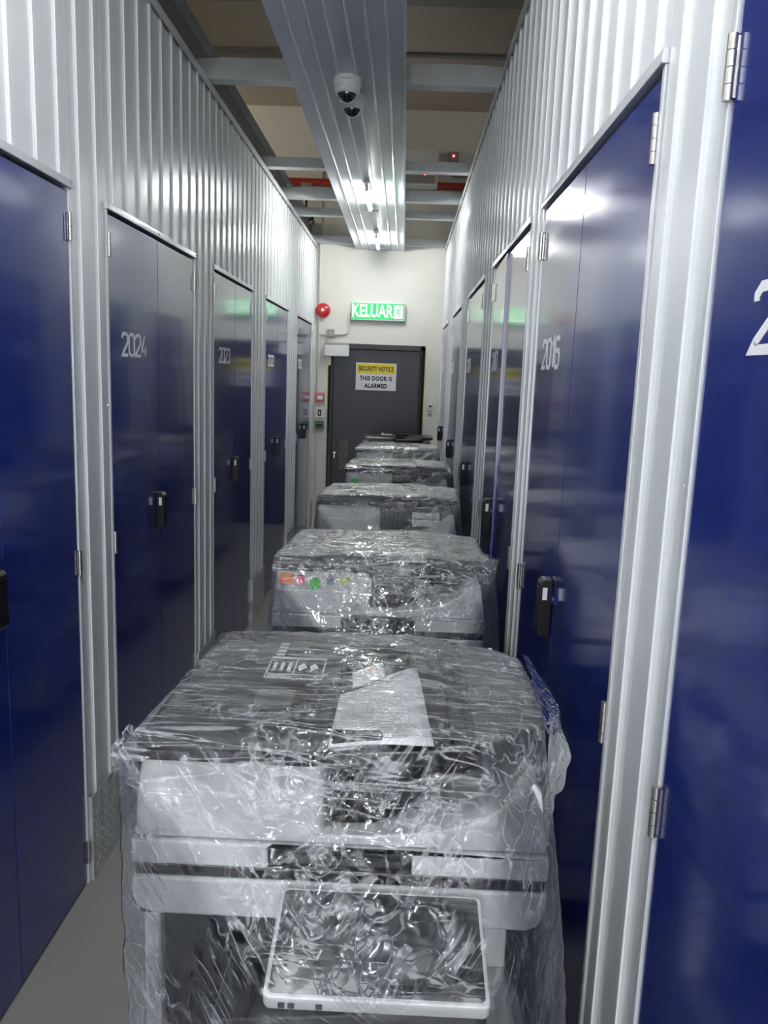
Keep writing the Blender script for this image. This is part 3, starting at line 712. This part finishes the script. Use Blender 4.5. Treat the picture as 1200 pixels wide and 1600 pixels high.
    y0, y1, z0, z1 = -.182, -.022, .876, .912
    def ly(t): return y0+(y1-y0)*t, z0+(z1-z0)*t
    def pan(name, m_, x0, x1, t0, t1, lift, th, rad, par, bev=0):
        """rounded slab lying in the tilted panel plane"""
        L_ = math.hypot(y1-y0, z1-z0); d_ = Vector((0, (y1-y0)/L_, (z1-z0)/L_)); n_ = Vector((0, -d_.z, d_.y))
        o_ = Vector((0, y0, z0)); pts = rrect(x0, x1, t0*L_, t1*L_, rad, 5)
        a_ = [o_+Vector((p[0], 0, 0))+d_*p[1]+n_*lift for p in pts]; b_ = [v-n_*th for v in a_]
        mbb = MB(); k_ = len(a_); mbb.add(a_+b_, [tuple(range(k_)), tuple(range(2*k_-1, k_-1, -1))]+[(i, k_+i, k_+(i+1) % k_, (i+1) % k_) for i in range(k_)])
        return mbb.build(name, m_, par, bevel=bev)
    xo = .062 # panel sits right of centre
    base = pan('control_panel', W, xo-pw, xo+pw, 0, 1, 0, .022, .010, r, .003)
    pan('bezel', M['screen'], xo-pw+.006, xo+pw-.006, .035, .965, .0008, .002, .007, base)
    scn = pan('display', mat('display_glass', (0.055, .062, .066), .17, 0, .9, .7, coat_rough=.1), xo-pw+.026, xo+pw-.042, .14, .82, .0014, .001, .003, base)
    pan('home_key', M['mgrey'], xo+pw-.032, xo+pw-.014, .44, .54, .0022, .001, .004, base)
    MB().box(xo-.07, xo+.07, -.03, .01, .868, .888).build('panel_arm', W, r, bevel=.004)
    for x in (xo-.120, xo-.108, xo-.074): MB().box(x, x+.008, y0-.0008, y0+.001, z0-.014, z0-.008).build('port', M['dgrey'], base)
    return r

HULL = [(-.3015, .0, .86), (.3015, .0, .86), (-.29, .0, .84), (.29, .0, .84), (-.3015, .61, .85), (.3015, .61, .85), (-.302, -.003, .96), (.302, -.003, .96),
        (-.293, -.005, 1.09), (-.29, .02, 1.118), (-.27, .16, 1.122), (-.26, .38, 1.121), (-.27, .545, 1.088), (-.02, .0, 1.117), (.20, .0, 1.129), (-.015, .02, 1.130), (.055, .02, 1.132), (.29, .085, 1.124),
        (-.018, .33, 1.126), (.095, .345, 1.132), (.10, .40, 1.128), (.293, .36, 1.122), (.27, .46, 1.098), (.10, .55, 1.092), (.296, .59, 1.0), (-.30, .60, .98)]
PANEL = [(-.082, -.186, .872), (.206, -.186, .872), (-.082, -.186, .884), (.206, -.186, .884), (-.08, -.02, .918), (.204, -.02, .918)]

def make_wrap(parent, seed, n, extra, low, mt='film', top=None, amp=1.0, shrink_left=0.0):
    """film stretched round the machine: the convex envelope of its parts, with folds and slack pushed into it"""
    pts = [Vector(p) for p in HULL+PANEL+extra]
    if top is not None: pts = [p for p in pts if p.z < top]
    pts += [Vector(p) for p in low]
    bm = bmesh.new(); vv = [bm.verts.new(p) for p in pts]; bmesh.ops.convex_hull(bm, input=vv)
    bmesh.ops.triangulate(bm, faces=bm.faces); tree = BVHTree.FromBMesh(bm); bm.free()
    c = Vector((0, .30, .72)); V = []; F = []; idx = {}
    off = Vector((seed*7.3, seed*3.1, seed*5.7))
    def vert(d):
        key = (round(d.x, 5), round(d.y, 5), round(d.z, 5))
        if key in idx: return idx[key]
        dn = d.normalized()
        hit, nrm, _, dist = tree.ray_cast(c+dn*3.0, -dn)
        if hit is None: hit = c+dn*.4
        p = hit
        q = p*1.0+off
        # slack folds, long in one direction and sharp across it
        a = noise.noise(Vector((q.x*4+q.z*22, q.y*5, q.z*4-q.x*16)))
        b = noise.noise(Vector((q.x*20-q.z*16+3, q.y*6, q.z*5)))
        cc = noise.noise(q*9.0); e = noise.noise(q*26.0); g = noise.noise(q*3.2+Vector((5, 1, 2)))
        hgt = (1-abs(a)*2.2)*.0022*max(0, g+.35)*1.3+(1-abs(b)*2.2)*.002*max(0, .35-g)*1.3+cc*.0035+(1-abs(e)*2)*.0014
        low_ = max(0.0, min(1.0, (.86-p.z)/.25))
        hgt *= (1.0+1.6*low_)*amp
        p2 = p+dn*(.004+max(-.0015, hgt))
        # keep off the machine on the flat faces, let it sag in below the scanner
        if low_ > 0:
            s_ = low_*(.010+.022*noise.noise(Vector((q.x*3, q.y*3, q.z*9)))); p2 = p2-Vector((dn.x, dn.y, 0))*max(-.02, s_)
        idx[key] = len(V); V.append(p2); return idx[key]
    axes = [((1, 0, 0), (0, 1, 0), (0, 0, 1)), ((-1, 0, 0), (0, 1, 0), (0, 0, 1)), ((0, 1, 0), (1, 0, 0), (0, 0, 1)), ((0, -1, 0), (1, 0, 0), (0, 0, 1)), ((0, 0, 1), (1, 0, 0), (0, 1, 0))]
    for A, B, C_ in axes:
        A, B, C_ = Vector(A), Vector(B), Vector(C_)
        for i in range(n):
            for j in range(n):
                ids = []
                for di, dj in ((0, 0), (1, 0), (1, 1), (0, 1)):
                    u, v = 2*(i+di)/n-1, 2*(j+dj)/n-1
                    ids.append(vert(A+B*u+C_*v))
                F.append(tuple(ids))
    me = bpy.data.meshes.new('plastic_wrap'); me.from_pydata([tuple(v) for v in V], [], F); me.materials.append(M[mt])
    me.polygons.foreach_set('use_smooth', [True]*len(F)); me.update()
    o = bpy.data.objects.new('plastic_wrap', me); COL.objects.link(o); o.parent = parent
    return o

def film_flap(parent, path_a, path_b, rows, seed, amp=.008, name='loose_film'):
    """a loose doubled tongue of film between two edge polylines"""
    n = 40; V = []; F = []
    def samp(P, t):
        P = [Vector(p) for p in P]; k_ = t*(len(P)-1); i = min(int(k_), len(P)-2); f = k_-i
        return P[i].lerp(P[i+1], f)
    for i in range(n+1):
        a, b = samp(path_a, i/n), samp(path_b, i/n)
        for j in range(rows+1):
            p = a.lerp(b, j/rows); w_ = j/rows
            d_ = Vector((noise.noise(p*30+Vector((seed, 0, 0))), noise.noise(p*30+Vector((0, seed, 7))), noise.noise(p*30+Vector((3, 0, seed)))))
            V.append(p+d_*amp*w_)
    for i in range(n):
        for j in range(rows): k_ = i*(rows+1)+j; F.append((k_, k_+1, k_+rows+2, k_+rows+1))
    mb = MB(); mb.add(V, F, True); o = mb.build(name, M['film'], parent, normals=False); return o

LOWPTS = [(-.30, .03, .60), (.350, .0, .60), (-.31, .0, .35), (.395, -.03, .35), (-.31, .62, .35), (.33, .62, .35), (.30, .0, .72), (-.285, .0, .72), (-.30, -.01, .05), (.34, -.02, .05), (-.30, .62, .05), (.32, .62, .05)]
PRINTERS = [(-.0655, 1.03, 0.0), (-.046, 2.13, 0.6), (-.050, 3.26, -0.5), (-.019, 4.40, 0.8), (-.033, 5.56, -.4), (-.028, 6.62, .5)]
PL = ['white office printer wrapped in clear film, nearest of the row, its touch screen in view',
      'film-wrapped white printer with five coloured stickers, second in the row',
      'film-wrapped white printer holding a white foam block, third in the row',
      'film-wrapped white printer with a single green sticker, fourth in the row',
      'film-wrapped white printer fifth in the row, one behind the green-stickered one',
      'last printer by the exit door, its dark lid standing out of the film']
proto = make_printer(); prts = []
for i, ((x, y, rz), lb) in enumerate(zip(PRINTERS, PL)):
    o = proto if i == 0 else copy_tree(proto)
    o.location = (x, y, 0); o.rotation_euler = (0, 0, R(rz))
    tag(o, lb, 'printer', 'film-wrapped office printers in a row'); prts.append(o)
for ch in prts[5].children:      # the last one's lid and tray are bare and darker
    if ch.name.split('.')[0] in ('feeder_lid', 'document_tray', 'tray_extension'):
        ch.data = ch.data.copy(); ch.data.materials[0] = M['black']
EX = [[(-.309, -.004, 1.095), (.30, .2, 1.12)], [(.318, .02, 1.10), (.30, .02, 1.12)], [(.30, .0, 1.11), (.305, .3, 1.12)], [(.31, .0, 1.10)], [(.30, .0, 1.09)], []]
for i, p in enumerate(prts):
    make_wrap(p, i+1, [150, 100, 70, 56, 46, 40][i], EX[i], LOWPTS, 'film' if i == 0 else 'film_dense', top=1.105 if i == 5 else None, amp=[1, 1.1, 1.1, 1.0, 1.0, 1.0][i])
# loose tongues of film on the nearest one
P0 = prts[0]
film_flap(P0, [(.292, .14, 1.135), (.305, .10, 1.10), (.308, .10, 1.04), (.305, .10, .98), (.305, .10, .90)], [(.300, .34, 1.145), (.345, .22, 1.10), (.352, .16, 1.04), (.335, .13, .99), (.312, .11, .90)], 10, 3.3, .012)
film_flap(P0, [(-.285, .03, 1.11), (-.300, .01, 1.09), (-.3015, .01, 1.05), (-.3015, .01, 1.0)], [(-.30, .02, 1.125), (-.325, .0, 1.10), (-.318, .0, 1.06), (-.305, .0, 1.0)], 8, 5.1, .006)
P1_ = prts[1]
film_flap(P1_, [(.28, .05, 1.12), (.302, .03, 1.10), (.3015, .02, 1.06)], [(.29, .05, 1.15), (.335, .04, 1.13), (.320, .02, 1.07)], 8, 9.0, .010)

# stickers on the second printer (stuck to its housing)
def disc(name, x, z, rx, rz_, m_, par, label, sq=False):
    pts = rrect(x-rx, x+rx, z-rz_, z+rz_, .006, 3) if sq else [(x+rx*math.cos(t*math.pi/10), z+rz_*math.sin(t*math.pi/10)) for t in range(20)]
    o = MB().prism(pts, 'y', -.0005, .0135).build(name, m_, par); o['label'] = label; return o
disc('sticker', -.256, 1.061, .019, .014, M['st_orange'], P1_, 'orange square sticker', True)
disc('sticker', -.218, 1.059, .013, .013, M['st_pink'], P1_, 'pink round sticker')
disc('sticker', -.178, 1.049, .016, .016, M['st_green'], P1_, 'green round sticker')
disc('sticker', -.136, 1.061, .0125, .0125, M['st_navy'], P1_, 'navy round sticker')
disc('sticker', -.096, 1.062, .015, .014, M['st_lime'], P1_, 'lime yellow round sticker')
disc('sticker', -.232, 1.040, .022, .014, M['st_green'], prts[3], 'green sticker')

# papers under the film
def sheet_paper(name, pr, corners, zf, label, rows=0, marks=None, cat='paper'):
    """a thin sheet: corners in the printer's own x,y; zf(x,y) its height"""
    base = pr.location
    r = empty(name, base); r.rotation_euler = pr.rotation_euler; tag(r, label, cat)
    c = [Vector(p) for p in corners]; n = 8; V = []; F = []
    def P(u, v, lift=0.0):
        q = c[0].lerp(c[1], u).lerp(c[3].lerp(c[2], u), v); return (q.x, q.y, zf(q.x, q.y)+lift)
    for i in range(n+1):
        for j in range(n+1): V.append(P(i/n, j/n))
    for i in range(n):
        for j in range(n): k_ = i*(n+1)+j; F.append((k_, k_+n+1, k_+n+2, k_+1))
    o = MB().add(V, F, True).build('page', M['paper'], r, normals=False)
    sd = o.modifiers.new('th', 'SOLIDIFY'); sd.thickness = .0012; sd.offset = -1
    if rows:
        rnd = random.Random(4); mb = MB()
        for k_ in range(rows):
            v = .93-k_*.86/rows; u = .07
            while u < .55+.3*rnd.random():
                du = .02+.06*rnd.random(); u1 = min(u+du, .93)
                mb.add([P(u, v, .0006), P(u1, v, .0006), P(u1, v+.007, .0006), P(u, v+.007, .0006)], [(0, 1, 2, 3)]); u = u1+.012
        for (a, b) in ((.30, .32),): mb.add([P(.06, .90, .0006), P(.94, .90, .0006), P(.94, .903, .0006), P(.06, .903, .0006)], [(0, 1, 2, 3)])
        pr_ = mb.build('print_lines', M['tin'], r, normals=False); pr_['kind'] = 'stuff'
    return r
tz = lambda x, y: 1.1030+(x+.02)*.085+.003*math.sin(x*30+y*20)
sheet_paper('document_page', P0, [(-.021, .012), (.128, .008), (.108, .310), (-.018, .200)], lambda x, y: tz(x, y)+.006, 'printed white document page under the film of the nearest printer', rows=22)
sheet_paper('small_note', P0, [(.000, .235), (.055, .270), (.045, .335), (-.005, .300)], lambda x, y: tz(x, y)+.004, 'small white note with orange print behind the large document page')
nr = bpy.data.objects['small_note']
for x, y in ((.008, .292), (.022, .298), (.036, .304)):
    MB().box(x, x+.009, y, y+.008, tz(x, y)+.0042, tz(x, y)+.0048).build('orange_mark', M['st_orange'], nr)
sheet_paper('document_page', P1_, [(.020, .012), (.130, .012), (.130, .200), (.010, .150)], lambda x, y: tz(x, y)+.007, 'white paper under the film of the printer with coloured stickers')
sheet_paper('document_page', prts[2], [(.060, .012), (.180, .012), (.185, .200), (.050, .180)], lambda x, y: tz(x, y)+.006, 'white paper on the feeder tray of the third printer')
sheet_paper('document_page', prts[4], [(.040, .012), (.150, .012), (.150, .200), (.030, .180)], lambda x, y: tz(x, y)+.006, 'white paper on the feeder tray of the fifth printer')
r = empty('foam_block', (PRINTERS[2][0]+.165, PRINTERS[2][1]+.02, 1.003)); tag(r, 'white foam packing block tucked under the feeder tray of the third printer', 'packing foam')
MB().box(-.058, .058, .0, .09, 0, .030).build('block', M['foam'], r, bevel=.006)
MB().box(-.058, .058, .0, .09, .031, .060).build('block', M['foam'], r, bevel=.006)
MB().box(.028, .034, -.002, .0915, 0, .061).build('tape', M['pvc'], r)
